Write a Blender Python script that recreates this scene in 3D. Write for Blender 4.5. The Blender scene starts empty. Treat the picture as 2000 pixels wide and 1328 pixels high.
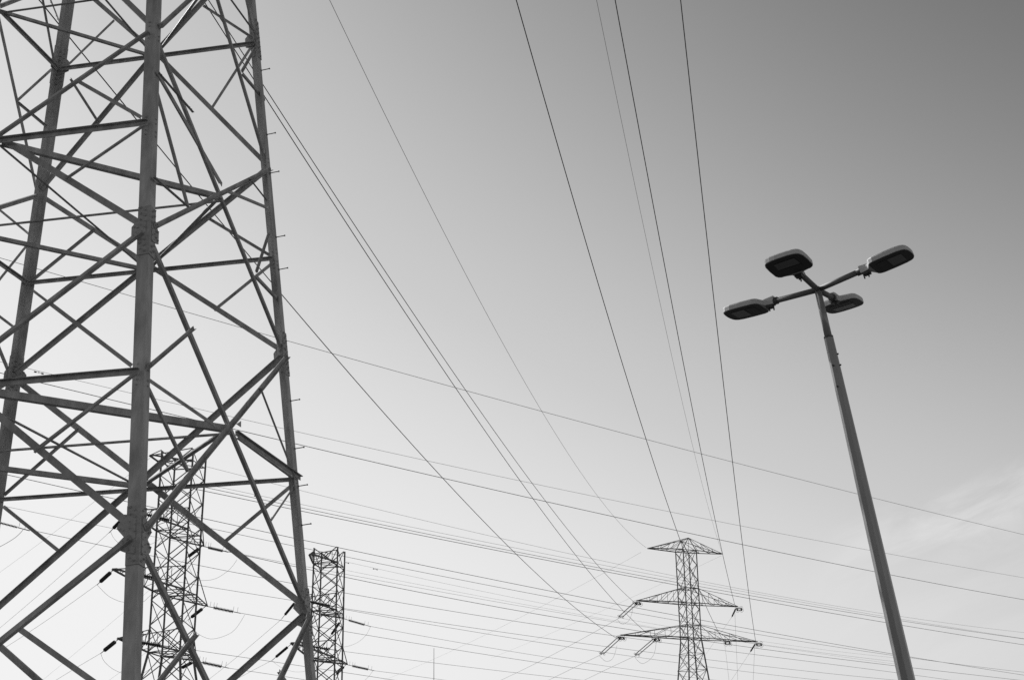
import bpy, math, random
import numpy as np
from mathutils import Matrix, Vector

random.seed(7)
SC = bpy.context.scene
COL = SC.collection

# ------------------------------------------------------------------ camera
FPX, PITCH, ROLL = 2760.3, 0.3493, -0.0148          # focal length in px of a 2000 px wide frame
CAM = Vector((0, 0, 1.6))
cp, sp = math.cos(PITCH), math.sin(PITCH)
fwd = Vector((0, cp, sp)); r0 = Vector((1, 0, 0)); d0 = Vector((0, sp, -cp))
cr, sr = math.cos(ROLL), math.sin(ROLL)
RGT = cr * r0 - sr * d0
DWN = sr * r0 + cr * d0
cam = bpy.data.cameras.new('camera')
camo = bpy.data.objects.new('camera', cam)
COL.objects.link(camo)
SC.camera = camo
cam.sensor_width = 36.0
cam.lens = FPX / 2000 * 36.0
cam.clip_start = 0.1
cam.clip_end = 20000
camo.matrix_world = Matrix(((RGT.x, -DWN.x, -fwd.x, CAM.x), (RGT.y, -DWN.y, -fwd.y, CAM.y),
                            (RGT.z, -DWN.z, -fwd.z, CAM.z), (0, 0, 0, 1)))

# ------------------------------------------------------------------ sky, sun, exposure
SUN_AZ, SUN_EL = math.radians(-50), math.radians(35)
world = bpy.data.worlds.new('World'); SC.world = world; world.use_nodes = True
nt = world.node_tree; nt.nodes.clear()
def wn(kind, **kw):
    n = nt.nodes.new(kind)
    for k, v in kw.items(): setattr(n, k, v)
    return n
def wmath(op, a, b=None, clamp=False):
    n = wn('ShaderNodeMath', operation=op, use_clamp=clamp)
    for i, x in enumerate((a, b)):
        if x is None: continue
        if isinstance(x, (int, float)): n.inputs[i].default_value = x
        else: nt.links.new(x, n.inputs[i])
    return n.outputs[0]
sky = wn('ShaderNodeTexSky'); sky.sky_type = 'NISHITA'; sky.sun_disc = False
sky.sun_elevation = SUN_EL; sky.sun_rotation = SUN_AZ; sky.dust_density = 0.5
sep = wn('ShaderNodeSeparateColor'); nt.links.new(sky.outputs[0], sep.inputs[0])
# black-and-white film response of the sky (blue record, soft shoulder)
x = wmath('POWER', wmath('MULTIPLY', sep.outputs[2], 0.1 / 0.5554), 3.356)
lum = wmath('MULTIPLY', wmath('SUBTRACT', 1.0, wmath('POWER', math.e, wmath('MULTIPLY', x, -1.0))), 0.892)
lum = wmath('ADD', lum, wmath('MULTIPLY', wmath('MULTIPLY', wmath('MULTIPLY', lum, 1.6), wmath('MAXIMUM', wmath('SUBTRACT', 0.6, lum), 0.0)), wmath('SUBTRACT', lum, 0.19)))
lum = wmath('MAXIMUM', lum, 0.07)
# thin wisps of cirrus low in the sky to the right
tc = wn('ShaderNodeTexCoord')
sxyz = wn('ShaderNodeSeparateXYZ'); nt.links.new(tc.outputs['Generated'], sxyz.inputs[0])
az = wmath('ARCTAN2', sxyz.outputs[0], sxyz.outputs[1])
el = wmath('ARCSINE', sxyz.outputs[2])
slope = wmath('SUBTRACT', el, wmath('MULTIPLY', az, 0.30))
def noise(sx, sy, seed, detail=6.0, rough=0.55, dist=0.5):
    comb = wn('ShaderNodeCombineXYZ')
    nt.links.new(wmath('MULTIPLY', az, sx), comb.inputs[0]); nt.links.new(wmath('MULTIPLY', slope, sy), comb.inputs[1]); comb.inputs[2].default_value = seed
    noi = wn('ShaderNodeTexNoise'); noi.inputs['Scale'].default_value = 1.0; noi.inputs['Detail'].default_value = detail
    noi.inputs['Roughness'].default_value = rough; noi.inputs['Distortion'].default_value = dist
    nt.links.new(comb.outputs[0], noi.inputs['Vector']); return noi.outputs[0]
def smooth(v, a, b):
    n = wn('ShaderNodeMapRange', interpolation_type='SMOOTHSTEP')
    nt.links.new(v, n.inputs[0]); n.inputs[1].default_value = a; n.inputs[2].default_value = b
    return n.outputs[0]
CL_SEED = 11.9
edge = wmath('ADD', slope, wmath('MULTIPLY', wmath('SUBTRACT', noise(16.0, 22.0, 3.7), 0.5), 0.055))
veil = wmath('MULTIPLY', smooth(edge, 0.142, 0.126), wmath('ADD', 0.25, wmath('MULTIPLY', smooth(edge, 0.065, 0.125), 0.75)))
tex = wmath('MULTIPLY', smooth(noise(9.0, 30.0, CL_SEED, 7.0, 0.6, 0.7), 0.34, 0.68), smooth(az, 0.19, 0.29))
wisp = wmath('MULTIPLY', wmath('MULTIPLY', veil, tex), wmath('MULTIPLY', smooth(el, 0.03, 0.15), 0.12))
lum = wmath('ADD', lum, wisp)
bg = wn('ShaderNodeBackground'); bg.inputs[1].default_value = 0.1
cc = wn('ShaderNodeCombineColor')
l10 = wmath('MULTIPLY', lum, 10.0)
for i in range(3): nt.links.new(l10, cc.inputs[i])
nt.links.new(cc.outputs[0], bg.inputs[0])
wo = wn('ShaderNodeOutputWorld'); nt.links.new(bg.outputs[0], wo.inputs[0])

sun = bpy.data.lights.new('sun', 'SUN'); suno = bpy.data.objects.new('sun', sun); COL.objects.link(suno)
sun.energy = 5.0; sun.angle = math.radians(0.5); sun.color = (1, 1, 1)
sdir = Vector((math.sin(SUN_AZ) * math.cos(SUN_EL), math.cos(SUN_AZ) * math.cos(SUN_EL), math.sin(SUN_EL)))
suno.rotation_euler = sdir.to_track_quat('Z', 'Y').to_euler()
suno.location = sdir * 60

SC.view_settings.view_transform = 'Standard'; SC.view_settings.look = 'None'
SC.view_settings.exposure = 0.0; SC.view_settings.gamma = 1.0
SC.render.film_transparent = False
try:
    SC.cycles.use_denoising = False
    SC.cycles.use_adaptive_sampling = False
    SC.cycles.max_bounces = 6
except Exception: pass

# ------------------------------------------------------------------ materials (greys: a black-and-white photograph)
def material(name, lo, hi, scale=6.0, rough=0.6, metal=0.0, stretch=(1, 1, 1), spec=0.4, bump=0.0, detail=5.0, coord='Object'):
    m = bpy.data.materials.new(name); m.use_nodes = True
    t = m.node_tree; b = t.nodes['Principled BSDF']
    co = t.nodes.new('ShaderNodeTexCoord'); mp = t.nodes.new('ShaderNodeMapping'); mp.inputs['Scale'].default_value = stretch
    nz = t.nodes.new('ShaderNodeTexNoise'); nz.inputs['Scale'].default_value = scale; nz.inputs['Detail'].default_value = detail
    nz.inputs['Roughness'].default_value = 0.62
    rp = t.nodes.new('ShaderNodeValToRGB')
    rp.color_ramp.elements[0].position = 0.34; rp.color_ramp.elements[0].color = (lo, lo, lo, 1)
    rp.color_ramp.elements[1].position = 0.68; rp.color_ramp.elements[1].color = (hi, hi, hi, 1)
    L = t.links.new
    L(co.outputs[coord], mp.inputs[0]); L(mp.outputs[0], nz.inputs['Vector']); L(nz.outputs[0], rp.inputs[0]); L(rp.outputs[0], b.inputs['Base Color'])
    b.inputs['Roughness'].default_value = rough; b.inputs['Metallic'].default_value = metal
    b.inputs['Specular IOR Level'].default_value = spec
    if bump:
        bp = t.nodes.new('ShaderNodeBump'); bp.inputs['Strength'].default_value = bump; bp.inputs['Distance'].default_value = 0.01
        L(nz.outputs[0], bp.inputs['Height']); L(bp.outputs[0], b.inputs['Normal'])
    return m
M_STEEL = material('weathered_galvanised_steel', 0.23, 0.42, 4.0, 0.55, 0.0, (1, 1, 0.35), 0.35, 0.05)
M_LEG = material('mottled_leg_steel', 0.26, 0.52, 3.5, 0.55, 0.0, (1, 1, 0.3), 0.35, 0.05)
M_PLATE = material('galvanised_plate', 0.28, 0.40, 9.0, 0.5, 0.0, (1, 1, 1), 0.4, 0.05)
M_BOLT = material('bolt_steel', 0.10, 0.2, 30.0, 0.45, 0.2)
M_FAR = material('dark_lattice_steel', 0.13, 0.22, 3.0, 0.7)
M_WIRE = material('aluminium_conductor', 0.06, 0.09, 2.0, 0.6)
M_INS = material('glazed_insulator', 0.04, 0.06, 20.0, 0.65, 0.0, (1, 1, 1), 0.2)
M_POLE = material('painted_lamp_pole', 0.19, 0.25, 14.0, 0.30, 0.0, (1, 1, 0.2), 0.8, 0.0)
M_ARM = material('dark_lamp_arm', 0.13, 0.17, 14.0, 0.6)
M_HOUSE = material('grey_lamp_housing', 0.47, 0.53, 10.0, 0.6, 0.0, (1, 1, 1), 0.4)
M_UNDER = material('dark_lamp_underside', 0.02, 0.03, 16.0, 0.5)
M_LED = material('led_window', 0.06, 0.10, 60.0, 0.25, 0.0, (1, 1, 1), 0.6)
M_CLAMP = material('dark_clamp', 0.05, 0.07, 12.0, 0.5)
M_GROUND = material('asphalt', 0.035, 0.055, 0.4, 0.9, 0.0, (1, 1, 1), 0.2, 0.0, 8.0)
M_CONC = material('concrete', 0.25, 0.36, 4.0, 0.9)

# ------------------------------------------------------------------ mesh helpers
class MB:
    def __init__(s): s.v = []; s.f = []; s.sm = []
    def add(s, vs, fs, smooth=False):
        n = len(s.v); s.v += [tuple(p) for p in vs]
        for q in fs: s.f.append(tuple(i + n for i in q)); s.sm.append(smooth)
    def prism(s, A, B, prof, u, v):
        A = Vector(A); B = Vector(B); n = len(prof)
        vs = [A + u * a + v * b for a, b in prof] + [B + u * a + v * b for a, b in prof]
        s.add(vs, [(i, (i + 1) % n, n + (i + 1) % n, n + i) for i in range(n)] + [tuple(range(n - 1, -1, -1)), tuple(range(n, 2 * n))])
    def angle(s, A, B, u, v, a, b, t, centre=True):
        """an L-section bar: one flange of width a along u, the other of width b along v"""
        A = Vector(A); B = Vector(B); d = (B - A).normalized()
        u = (Vector(u) - d * d.dot(Vector(u))).normalized()
        v = Vector(v) - d * d.dot(Vector(v)); v = (v - u * u.dot(v)).normalized()
        o = -a / 2 if centre else 0.0
        s.prism(A, B, [(o, 0), (o + a, 0), (o + a, t), (o + t, t), (o + t, b), (o, b)], u, v)
    def bar(s, A, B, w, h=None):
        A = Vector(A); B = Vector(B); d = (B - A).normalized(); h = h or w
        r = Vector((0, 0, 1)) if abs(d.z) < 0.9 else Vector((1, 0, 0))
        u = d.cross(r).normalized(); v = u.cross(d)
        s.prism(A, B, [(-w / 2, -h / 2), (w / 2, -h / 2), (w / 2, h / 2), (-w / 2, h / 2)], u, v)
    def lbar(s, A, B, a, t=None):
        """a light angle bar with no particular facing"""
        A = Vector(A); B = Vector(B); d = (B - A).normalized()
        r = Vector((0, 0, 1)) if abs(d.z) < 0.9 else Vector((1, 0, 0))
        u = d.cross(r).normalized(); v = u.cross(d)
        s.angle(A, B, u, v, a, a, t or a * 0.18)
    def tube(s, pts, r, n=8, cap=True, smooth=True):
        pts = [Vector(p) for p in pts]; R = r if isinstance(r, (list, tuple)) else [r] * len(pts)
        d = (pts[1] - pts[0]).normalized(); ref = Vector((0, 0, 1)) if abs(d.z) < 0.9 else Vector((1, 0, 0))
        u = d.cross(ref).normalized(); rings = []
        for i, p in enumerate(pts):
            a = pts[max(i - 1, 0)]; b = pts[min(i + 1, len(pts) - 1)]
            dd = (b - a)
            d = dd.normalized() if dd.length > 1e-9 else d
            u = (u - d * d.dot(u)).normalized(); v = d.cross(u)
            rings.append([p + (u * math.cos(2 * math.pi * k / n) + v * math.sin(2 * math.pi * k / n)) * R[i] for k in range(n)])
        vs = [p for r_ in rings for p in r_]; fs = []
        for i in range(len(pts) - 1):
            for k in range(n): fs.append((i * n + k, i * n + (k + 1) % n, (i + 1) * n + (k + 1) % n, (i + 1) * n + k))
        m = len(s.v); s.add(vs, fs, smooth)
        if cap: s.f += [tuple(m + k for k in range(n - 1, -1, -1)), tuple(m + (len(pts) - 1) * n + k for k in range(n))]; s.sm += [False, False]
    def lathe(s, A, d, prof, n=12):
        """profile (distance along d, radius)"""
        A = Vector(A); d = Vector(d).normalized(); ref = Vector((0, 0, 1)) if abs(d.z) < 0.9 else Vector((1, 0, 0))
        u = d.cross(ref).normalized(); v = d.cross(u)
        vs = [A + d * z + (u * math.cos(2 * math.pi * k / n) + v * math.sin(2 * math.pi * k / n)) * r for z, r in prof for k in range(n)]
        fs = [(i * n + k, i * n + (k + 1) % n, (i + 1) * n + (k + 1) % n, (i + 1) * n + k) for i in range(len(prof) - 1) for k in range(n)]
        fs += [tuple(range(n - 1, -1, -1)), tuple((len(prof) - 1) * n + k for k in range(n))]
        s.add(vs, fs, False)
    def plate(s, pts, nrm, t):
        nrm = Vector(nrm).normalized(); pts = [Vector(p) for p in pts]; n = len(pts)
        s.add(pts + [p + nrm * t for p in pts], [tuple(range(n)), tuple(range(2 * n - 1, n - 1, -1))] + [(i, n + i, n + (i + 1) % n, (i + 1) % n) for i in range(n)])
    def bolt(s, p, nrm, r, h):
        s.lathe(p, nrm, [(-0.002, r), (h, r)], 6)
        s.lathe(Vector(p) + Vector(nrm) * h, nrm, [(0, r * 0.5), (h * 0.8, r * 0.5)], 6)
    def build(s, name, mat, parent=None, loc=None):
        me = bpy.data.meshes.new(name); L = Vector(loc) if loc is not None else Vector((0, 0, 0))
        me.from_pydata([(x - L.x, y - L.y, z - L.z) for x, y, z in s.v], [], s.f)
        me.polygons.foreach_set('use_smooth', s.sm)
        me.materials.append(mat); me.update()
        import bmesh
        bm = bmesh.new(); bm.from_mesh(me); bmesh.ops.recalc_face_normals(bm, faces=bm.faces); bm.to_mesh(me); bm.free()
        o = bpy.data.objects.new(name, me); COL.objects.link(o); o.location = L
        if parent is not None:
            o.parent = parent
            par = parent; off = Vector((0, 0, 0))
            while par is not None: off += par.location; par = par.parent
            o.location = L - off
        return o
def tag(o, label=None, cat=None, group=None, kind=None):
    if label: o['label'] = label
    if cat: o['category'] = cat
    if group: o['group'] = group
    if kind: o['kind'] = kind
    return o
def empty(name, loc=(0, 0, 0)):
    o = bpy.data.objects.new(name, None); COL.objects.link(o); o.location = loc; o.empty_display_size = 0.5; return o

# pixel -> ray (2000 x 1328 frame) and points along it
def ray(u, v): return fwd * FPX + RGT * (u - 1000) + DWN * (v - 664)
def at_y(u, v, Y): d = ray(u, v); return CAM + d * (Y / d.y)
def at_z(u, v, z): d = ray(u, v); return CAM + d * ((z - CAM.z) / d.z)
def at_plane(u, v, p, n): d = ray(u, v); return CAM + d * ((Vector(p) - CAM).dot(n) / d.dot(n))

# ------------------------------------------------------------------ ground
g = MB(); g.add([(-3000, -1500, 0), (3000, -1500, 0), (3000, 5000, 0), (-3000, 5000, 0)], [(0, 1, 2, 3)])
tag(g.build('ground', M_GROUND), kind='structure')

# ================================================================== the near pylon
S = 6.0
TX, TY, TYAW, TT, TRAT = -1.4123 * S, 4.23 * S, 0.5806 + math.pi / 4, 0.1409, 0.9708
LV = {'M': 2.3511, 'S2': 1.6555, 'S1': 0.7721, 'C3': 2.8622, 'C2': 2.0270, 'C1': 1.2469, 'H2': 2.0046, 'H1': 1.2126, 'H3': 2.845, 'G': -0.2667}
wz = lambda z: 1.0 - TT * z
LV['S3'] = 3.231
LV['T'] = LV['S3'] + 0.75
LV['C4'] = LV['S3'] + (LV['T'] - LV['S3']) * wz(LV['S3']) / (wz(LV['S3']) + wz(LV['T']))
LV['C0'] = LV['G'] + (LV['S1'] - LV['G']) * wz(LV['G']) / (wz(LV['G']) + wz(LV['S1']))
SG = {'F': (-1, -1), 'R': (1, -1), 'B': (1, 1), 'W': (-1, 1)}
def leg(k, z):
    z = LV.get(z, z); w = wz(z) * S; sx, sy = SG[k]; a = w / math.sqrt(2) * sx; b = w / math.sqrt(2) * sy * TRAT
    return Vector((TX + a * math.cos(TYAW) - b * math.sin(TYAW), TY + a * math.sin(TYAW) + b * math.cos(TYAW), z * S + 1.6))
def mid(k, z): return (leg(k[0], z) + leg(k[1], z)) / 2
FACES = {}
for k in ('FR', 'RB', 'BW', 'WF'):
    p = leg(k[0], 'G'); n = (leg(k[1], 'G') - p).cross(leg(k[0], 'S3') - p).normalized()
    c = Vector((TX, TY, n.z)); cen = Vector((TX, TY, p.z))
    if (p - cen).dot(n) < 0: n = -n
    FACES[k] = (p, n)
FACES['WB'] = FACES['BW']; FACES['RF'] = FACES['FR']; FACES['BR'] = FACES['RB']; FACES['FW'] = FACES['WF']
tower = empty('lattice_pylon', (TX, TY, 0))
tag(tower, 'tall grey steel lattice pylon filling the left side, bolted legs close to the camera', 'pylon')
LEGW, LEGT = 0.205, 0.02
NB = {'F': ('R', 'W'), 'R': ('B', 'F'), 'B': ('W', 'R'), 'W': ('F', 'B')}
legs = {}
for k in 'FRBW':
    A, B = leg(k, 'G'), leg(k, 'T'); d = (B - A).normalized()
    u = leg(NB[k][0], 'S2') - leg(k, 'S2'); v = leg(NB[k][1], 'S2') - leg(k, 'S2')
    u = (u - d * d.dot(u)).normalized(); v = (v - d * d.dot(v)).normalized()
    m = MB()
    t, w = LEGT, LEGW
    m.prism(A, B, [(0, 0), (w, 0), (w, t), (t, t), (t, w), (0, w)], u, v)
    for z_ in ('H1', 'H2', 'M', 'C3', 'H3'):          # bolt heads where braces meet the leg
        for i_ in (-2, -1, 1, 2):
            for w_, n_ in ((u, FACES[k + NB[k][0]][1]), (v, FACES[k + NB[k][1]][1])):
                q_ = leg(k, z_) + d * (i_ * 0.09) + w_ * 0.12
                m.bolt(q_ + n_ * 0.001, n_, 0.018, 0.014); m.bolt(q_ - n_ * LEGT, -n_, 0.018, 0.014)
    lg = m.build('leg', M_LEG, tower, A); legs[k] = (lg, d, u, v)
    # concrete footing block
    f = MB(); c = A + (u + v) * 0.1
    for (hh, ww, z0) in ((0.5, 0.45, 0.0),):
        f.add([(c.x - ww, c.y - ww, z0), (c.x + ww, c.y - ww, z0), (c.x + ww, c.y + ww, z0), (c.x - ww, c.y + ww, z0),
               (c.x - ww * .8, c.y - ww * .8, z0 + hh), (c.x + ww * .8, c.y - ww * .8, z0 + hh), (c.x + ww * .8, c.y + ww * .8, z0 + hh), (c.x - ww * .8, c.y + ww * .8, z0 + hh)],
              [(0, 1, 5, 4), (1, 2, 6, 5), (2, 3, 7, 6), (3, 0, 4, 7), (4, 5, 6, 7), (0, 3, 2, 1)])
    f.build('footing', M_CONC, tower, A)
def along(k, z, off):
    """outer corner of leg k at level z shifted off metres along the leg"""
    return leg(k, z) + legs[k][1] * off
for k in 'FRBW':
    lg, d, u, v = legs[k]
    out_u = FACES[k + NB[k][0]][1]; out_v = FACES[k + NB[k][1]][1]
    for z in ('S1', 'S2', 'C3'):
        m = MB(); h = 0.47
        o = along(k, z, -0.02)
        off = (out_u + out_v) * 0.0
        # two cover plates outside the flanges, with staggered rows of bolts
        for (w_, nn, other) in ((u, out_u, out_v), (v, out_v, out_u)):
            b0 = o - w_ * 0.014
            m.plate([b0 - d * h + nn * 0.001, b0 + w_ * (LEGW + 0.012) - d * h + nn * 0.001, b0 + w_ * (LEGW + 0.012) + d * h + nn * 0.001, b0 + d * h + nn * 0.001], nn, 0.015)
            for i in range(8):
                yy = -h + 0.07 + i * (2 * h - 0.14) / 7
                for j, xx in enumerate((0.065, 0.145)):
                    m.bolt(o + w_ * (xx + 0.006 * (i % 2)) + d * (yy + (0.045 if j else -0.01)) + nn * 0.016, nn, 0.0215, 0.016)
                    m.bolt(o + w_ * (xx + 0.006 * (i % 2)) + d * (yy + (0.045 if j else -0.01)) - nn * (LEGT), -nn, 0.02, 0.02)
        m.build('splice_plate', M_PLATE, lg, o)
    for z in ('S1', 'S2', 'S3', 'C3'):
        if z == 'C3' and k in 'FW': continue
        for (w_, nn) in ((u, out_u), (v, out_v)):
            m = MB(); o = along(k, z, -0.02 if z != 'C3' else 0.0) + nn * (0.0175 if z != 'C3' else -0.035)
            a, hh = {'S1': (0.15, 0.23), 'S2': (0.10, 0.16), 'S3': (0.11, 0.15), 'C3': (0.11, 0.16)}[z]
            e = LEGW + a
            if z == 'S1':      # two lobes along the diagonals with a notch between them
                P_ = [(.05, -hh * 1.3), (LEGW + .01, -hh * 1.15), (e - .03, -hh * .9), (e, -hh * .55), (LEGW + .03, -.02), (e, hh * .55), (e - .03, hh * .9), (LEGW + .01, hh * 1.15), (.05, hh * 1.3)]
            else:
                P_ = [(.05, -hh * 1.2), (LEGW + .01, -hh * 1.05), (e, -hh * .8), (e, hh * .55), (LEGW + .03, hh * 1.05), (.05, hh * 1.2)]
            m.plate([o + w_ * a_ + d * b_ for a_, b_ in P_], nn, 0.012)
            for (xx, yy) in ((e - 0.05, hh * 0.5), (e - 0.05, -hh * 0.55), (e - 0.11, hh * 0.35), (e - 0.11, -hh * 0.38)):
                m.bolt(o + w_ * xx + d * yy + nn * 0.012, nn, 0.019, 0.015)
            m.build('gusset_plate', M_PLATE, lg, o)
# step bolts on the right-hand leg
lg, d, u, v = legs['R']; nn = FACES['FR'][1]
p0 = leg('R', 'G'); axis = leg('R', 'S3') - p0
for y_px in (140, 265, 340, 465, 528, 784, 877, 950, 1026, 1290):
    x_px = 501 + 114 * y_px / 1328
    dd = ray(x_px, y_px); n1 = dd.cross(axis); n2 = axis.cross(n1)
    # closest point on the leg line to the pixel ray
    cvec = p0 - CAM; den = dd.length_squared * axis.length_squared - dd.dot(axis) ** 2
    tt = (dd.dot(axis) * dd.dot(cvec) - dd.length_squared * axis.dot(cvec)) / den
    q = p0 + axis * tt + v * 0.05
    m = MB(); m.tube([q - nn * 0.035, q + nn * 0.20], 0.0105, 8); m.lathe(q + nn * 0.19, nn, [(0, 0.018), (0.018, 0.018)], 8)
    m.lathe(q + nn * 0.001, nn, [(0, 0.02), (0.016, 0.02)], 6)
    m.build('step_bolt', M_BOLT, lg, q)

def brace(name, A, B, nn, a, b, t, off, inward=False, trimA=0.0, trimB=0.0, upflip=1):
    """angle bar lying in a face with outward normal nn; off = distance of its back from the face plane"""
    A = Vector(A); B = Vector(B); d = (B - A).normalized()
    A = A + d * trimA + nn * off; B = B - d * trimB + nn * off
    u = nn.cross(d)
    if u.z < 0: u = -u
    u = u * upflip; a *= 0.80; b *= 0.72
    m = MB(); m.angle(A, B, u, (-nn if inward else nn), a, b, t)
    # end bolts
    side = -nn if inward else nn
    for P, sgn in ((A, 1), (B, -1)):
        for i in (0.06, 0.14):
            m.bolt(P + d * i * sgn + u * 0.01 + side * t, side, 0.016, 0.012)
    return m.build(name, M_STEEL, tower, A)
TRIM = 0.13
# main crossing diagonals of every face and panel: the one outside the leg flange, the other inside
PANELS = [('G', 'S1', 0.15), ('S1', 'S2', 0.15), ('S2', 'M', 0.135), ('M', 'S3', 0.125), ('S3', 'T', 0.11)]
for fk in ('FR', 'RB', 'BW', 'WF'):
    a, b = fk; nn = FACES[fk][1]; FL = -1 if fk in ('RB', 'BW') else 1
    for (z0, z1, w_) in PANELS:
        ww = w_ * (0.80 if fk == 'FR' else 1.0)
        if z0 == 'M':            # bent at the crossing: four half bars
            c_ = mid(fk, 'C3')
            for (k_, z_, o_, i_) in ((a, 'M', 0.034, False), (b, 'S3', 0.034, False), (b, 'M', -0.036, True), (a, 'S3', -0.036, True)):
                brace('diagonal_brace', leg(k_, z_), c_, nn, ww, ww * 0.75, 0.012, o_, i_, TRIM, 0.02, FL)
            continue
        brace('diagonal_brace', leg(a, z0), leg(b, z1), nn, ww, ww * 0.75, 0.012, 0.034, False, TRIM, TRIM, FL)
        brace('diagonal_brace', leg(b, z0), leg(a, z1), nn, ww, ww * 0.75, 0.012, -0.036, True, TRIM, TRIM, FL)
def horiz(A, B, nn, a=0.12, off=-0.06, trim=(0.1, 0.05), inward=True, name='horizontal_brace'):
    brace(name, A, B, nn, a * 0.86, a * 0.75, 0.011, off, inward, trim[0], trim[1], -1)
for H, Cx in (('H1', 'C1'), ('H2', 'C2'), ('H3', 'C3')):
    horiz(leg('R', H), mid('RB', H), FACES['RB'][1]); horiz(leg('B', H), mid('RB', H), FACES['RB'][1])
    horiz(leg('F', H), mid('WF', H), FACES['WF'][1], 0.14, 0.055, (0.06, 0.05), False); 
    if H != 'H1': horiz(leg('B', H), mid('BW', H), FACES['BW'][1])
horiz(leg('F', 'H1'), mid('FR', 'H1'), FACES['FR'][1], 0.10, -0.075); horiz(leg('R', 'H1'), mid('FR', 'H1'), FACES['FR'][1], 0.125, 0.06, (0.06, 0.05), False)
horiz(leg('W', 'H1'), mid('WF', 'H1'), FACES['WF'][1]); horiz(leg('W', 'H2'), mid('WF', 'H2'), FACES['WF'][1])
# plan bracing: bars between the crossings of neighbouring faces, thin rods between opposite ones
def plan(A, B, a=0.13, dz=0.0, name='plan_brace'):
    A = Vector(A) + Vector((0, 0, dz)); B = Vector(B) + Vector((0, 0, dz)); d = (B - A).normalized()
    m = MB(); up = Vector((0, 0, 1)); u = up.cross(d).normalized()
    m.angle(A + d * 0.05, B - d * 0.05, up, u, a, a, 0.011)
    return m.build(name, M_STEEL, tower, A)
for H, a in (('C1', 0.125), ('C2', 0.10), ('C3', 0.08)):
    zz = (LV[H] + LV[{'C1': 'H1', 'C2': 'H2', 'C3': 'H3'}[H]]) / 2
    plan(mid('WF', zz), mid('FR', zz), a, -0.02); plan(mid('BW', zz), mid('RB', zz), a * 0.8, -0.02)
    plan(mid('FR', zz), mid('RB', zz), a * 0.8, 0.0); plan(mid('WF', zz), mid('BW', zz), a * 0.8, 0.0)
    for (P, Q, dz) in ((mid('WF', zz), mid('RB', zz), -0.09), (mid('BW', zz), mid('FR', zz), -0.13)):
        m = MB(); m.lbar(P + Vector((0, 0, dz)), Q + Vector((0, 0, dz)), 0.05, 0.006); m.build('plan_rod', M_STEEL, tower, P)
# lighter secondary bars, read off the photograph and laid into the pylon's own face planes
RED = [
 ('FR', (307, 140), (434, 361), .13), ('FR', (307, 140), (375, 218), .08), ('FR', (307, 174), (369, 403), .08), ('FR', (298, 344), (366, 403), .075),
 ('FR', (288, 750), (369, 919), .08), ('FR', (288, 717), (378, 640), .08), ('FR', (443, 372), (524, 406), .07), ('FR', (496, 96), (471, 140), .07),
 ('FR', (474, 143), (518, 195), .08), ('FR', (493, 59), (446, -6), .07), ('FR', (482, 0), (496, 60), .06), ('FR', (524, 454), (499, 531), .07),
 ('FR', (500, 538), (552, 593), .085), ('FR', (487, 349), (520, 391), .06), ('FR', (575, 949), (529, 1017), .06), ('FR', (507, 756), (574, 930), .07),
 ('FR', (465, 852), (577, 934), .08), ('FR', (383, 1236), (300, 1340), .09), ('FR', (546, 1309), (561, 1332), .08),
 ('RB', (130, 130), (223, 40), .07), ('RB', (138, 155), (192, 239), .075), ('RB', (490, 93), (412, 214), .08), ('RB', (492, 74), (397, 12), .07),
 ('RB', (533, 513), (418, 606), .09), ('RB', (527, 499), (406, 426), .08), ('RB', (574, 944), (436, 1060), .10), ('RB', (155, 838), (9, 967), .08),
 ('RB', (6, 989), (118, 1079), .085), ('RB', (62, 550), (186, 449), .08), ('RB', (62, 566), (155, 637), .07),
 ('WF', (276, 229), (150, 157), .075), ('WF', (282, 245), (129, 350), .085), ('WF', (257, 714), (92, 588), .085), ('WF', (267, 728), (67, 882), .095),
 ('WF', (34, 1225), (190, 1336), .11), ('BW', (102, 136), (34, 198), .06), ('BW', (34, 201), (90, 248), .07), ('BW', (59, 459), (-20, 394), .07),
 ('BW', (55, 476), (-38, 592), .08), ('BW', (38, 647), (-30, 596), .08), ('BW', (82, 0), (104, 121), .06), ('BW', (99, 0), (116, 42), .06),
]
for i, (fk, a, b, w_) in enumerate(RED):
    p, nn = FACES[fk]
    inside = fk in ('RB', 'BW')
    off = (-0.052 - 0.0021 * (i % 9)) if i % 2 == 0 else (0.05 + 0.0021 * (i % 9))
    q_ = p + nn * off; brace('secondary_brace', at_plane(*a, q_, nn) - nn * off, at_plane(*b, q_, nn) - nn * off, nn, w_, w_ * 0.8, 0.008, off, i % 2 == 0, 0.0, 0.0, -1 if (inside or i < 1) else 1)
# small pale corner plate at the lower crossing
m = MB(); p, nn = FACES['FR']; q = at_plane(461, 828, p, nn)
m.plate([q, at_plane(470, 834, p, nn), at_plane(470, 822, p, nn)], nn, 0.01); m.build('corner_plate', M_PLATE, tower, q)

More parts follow.
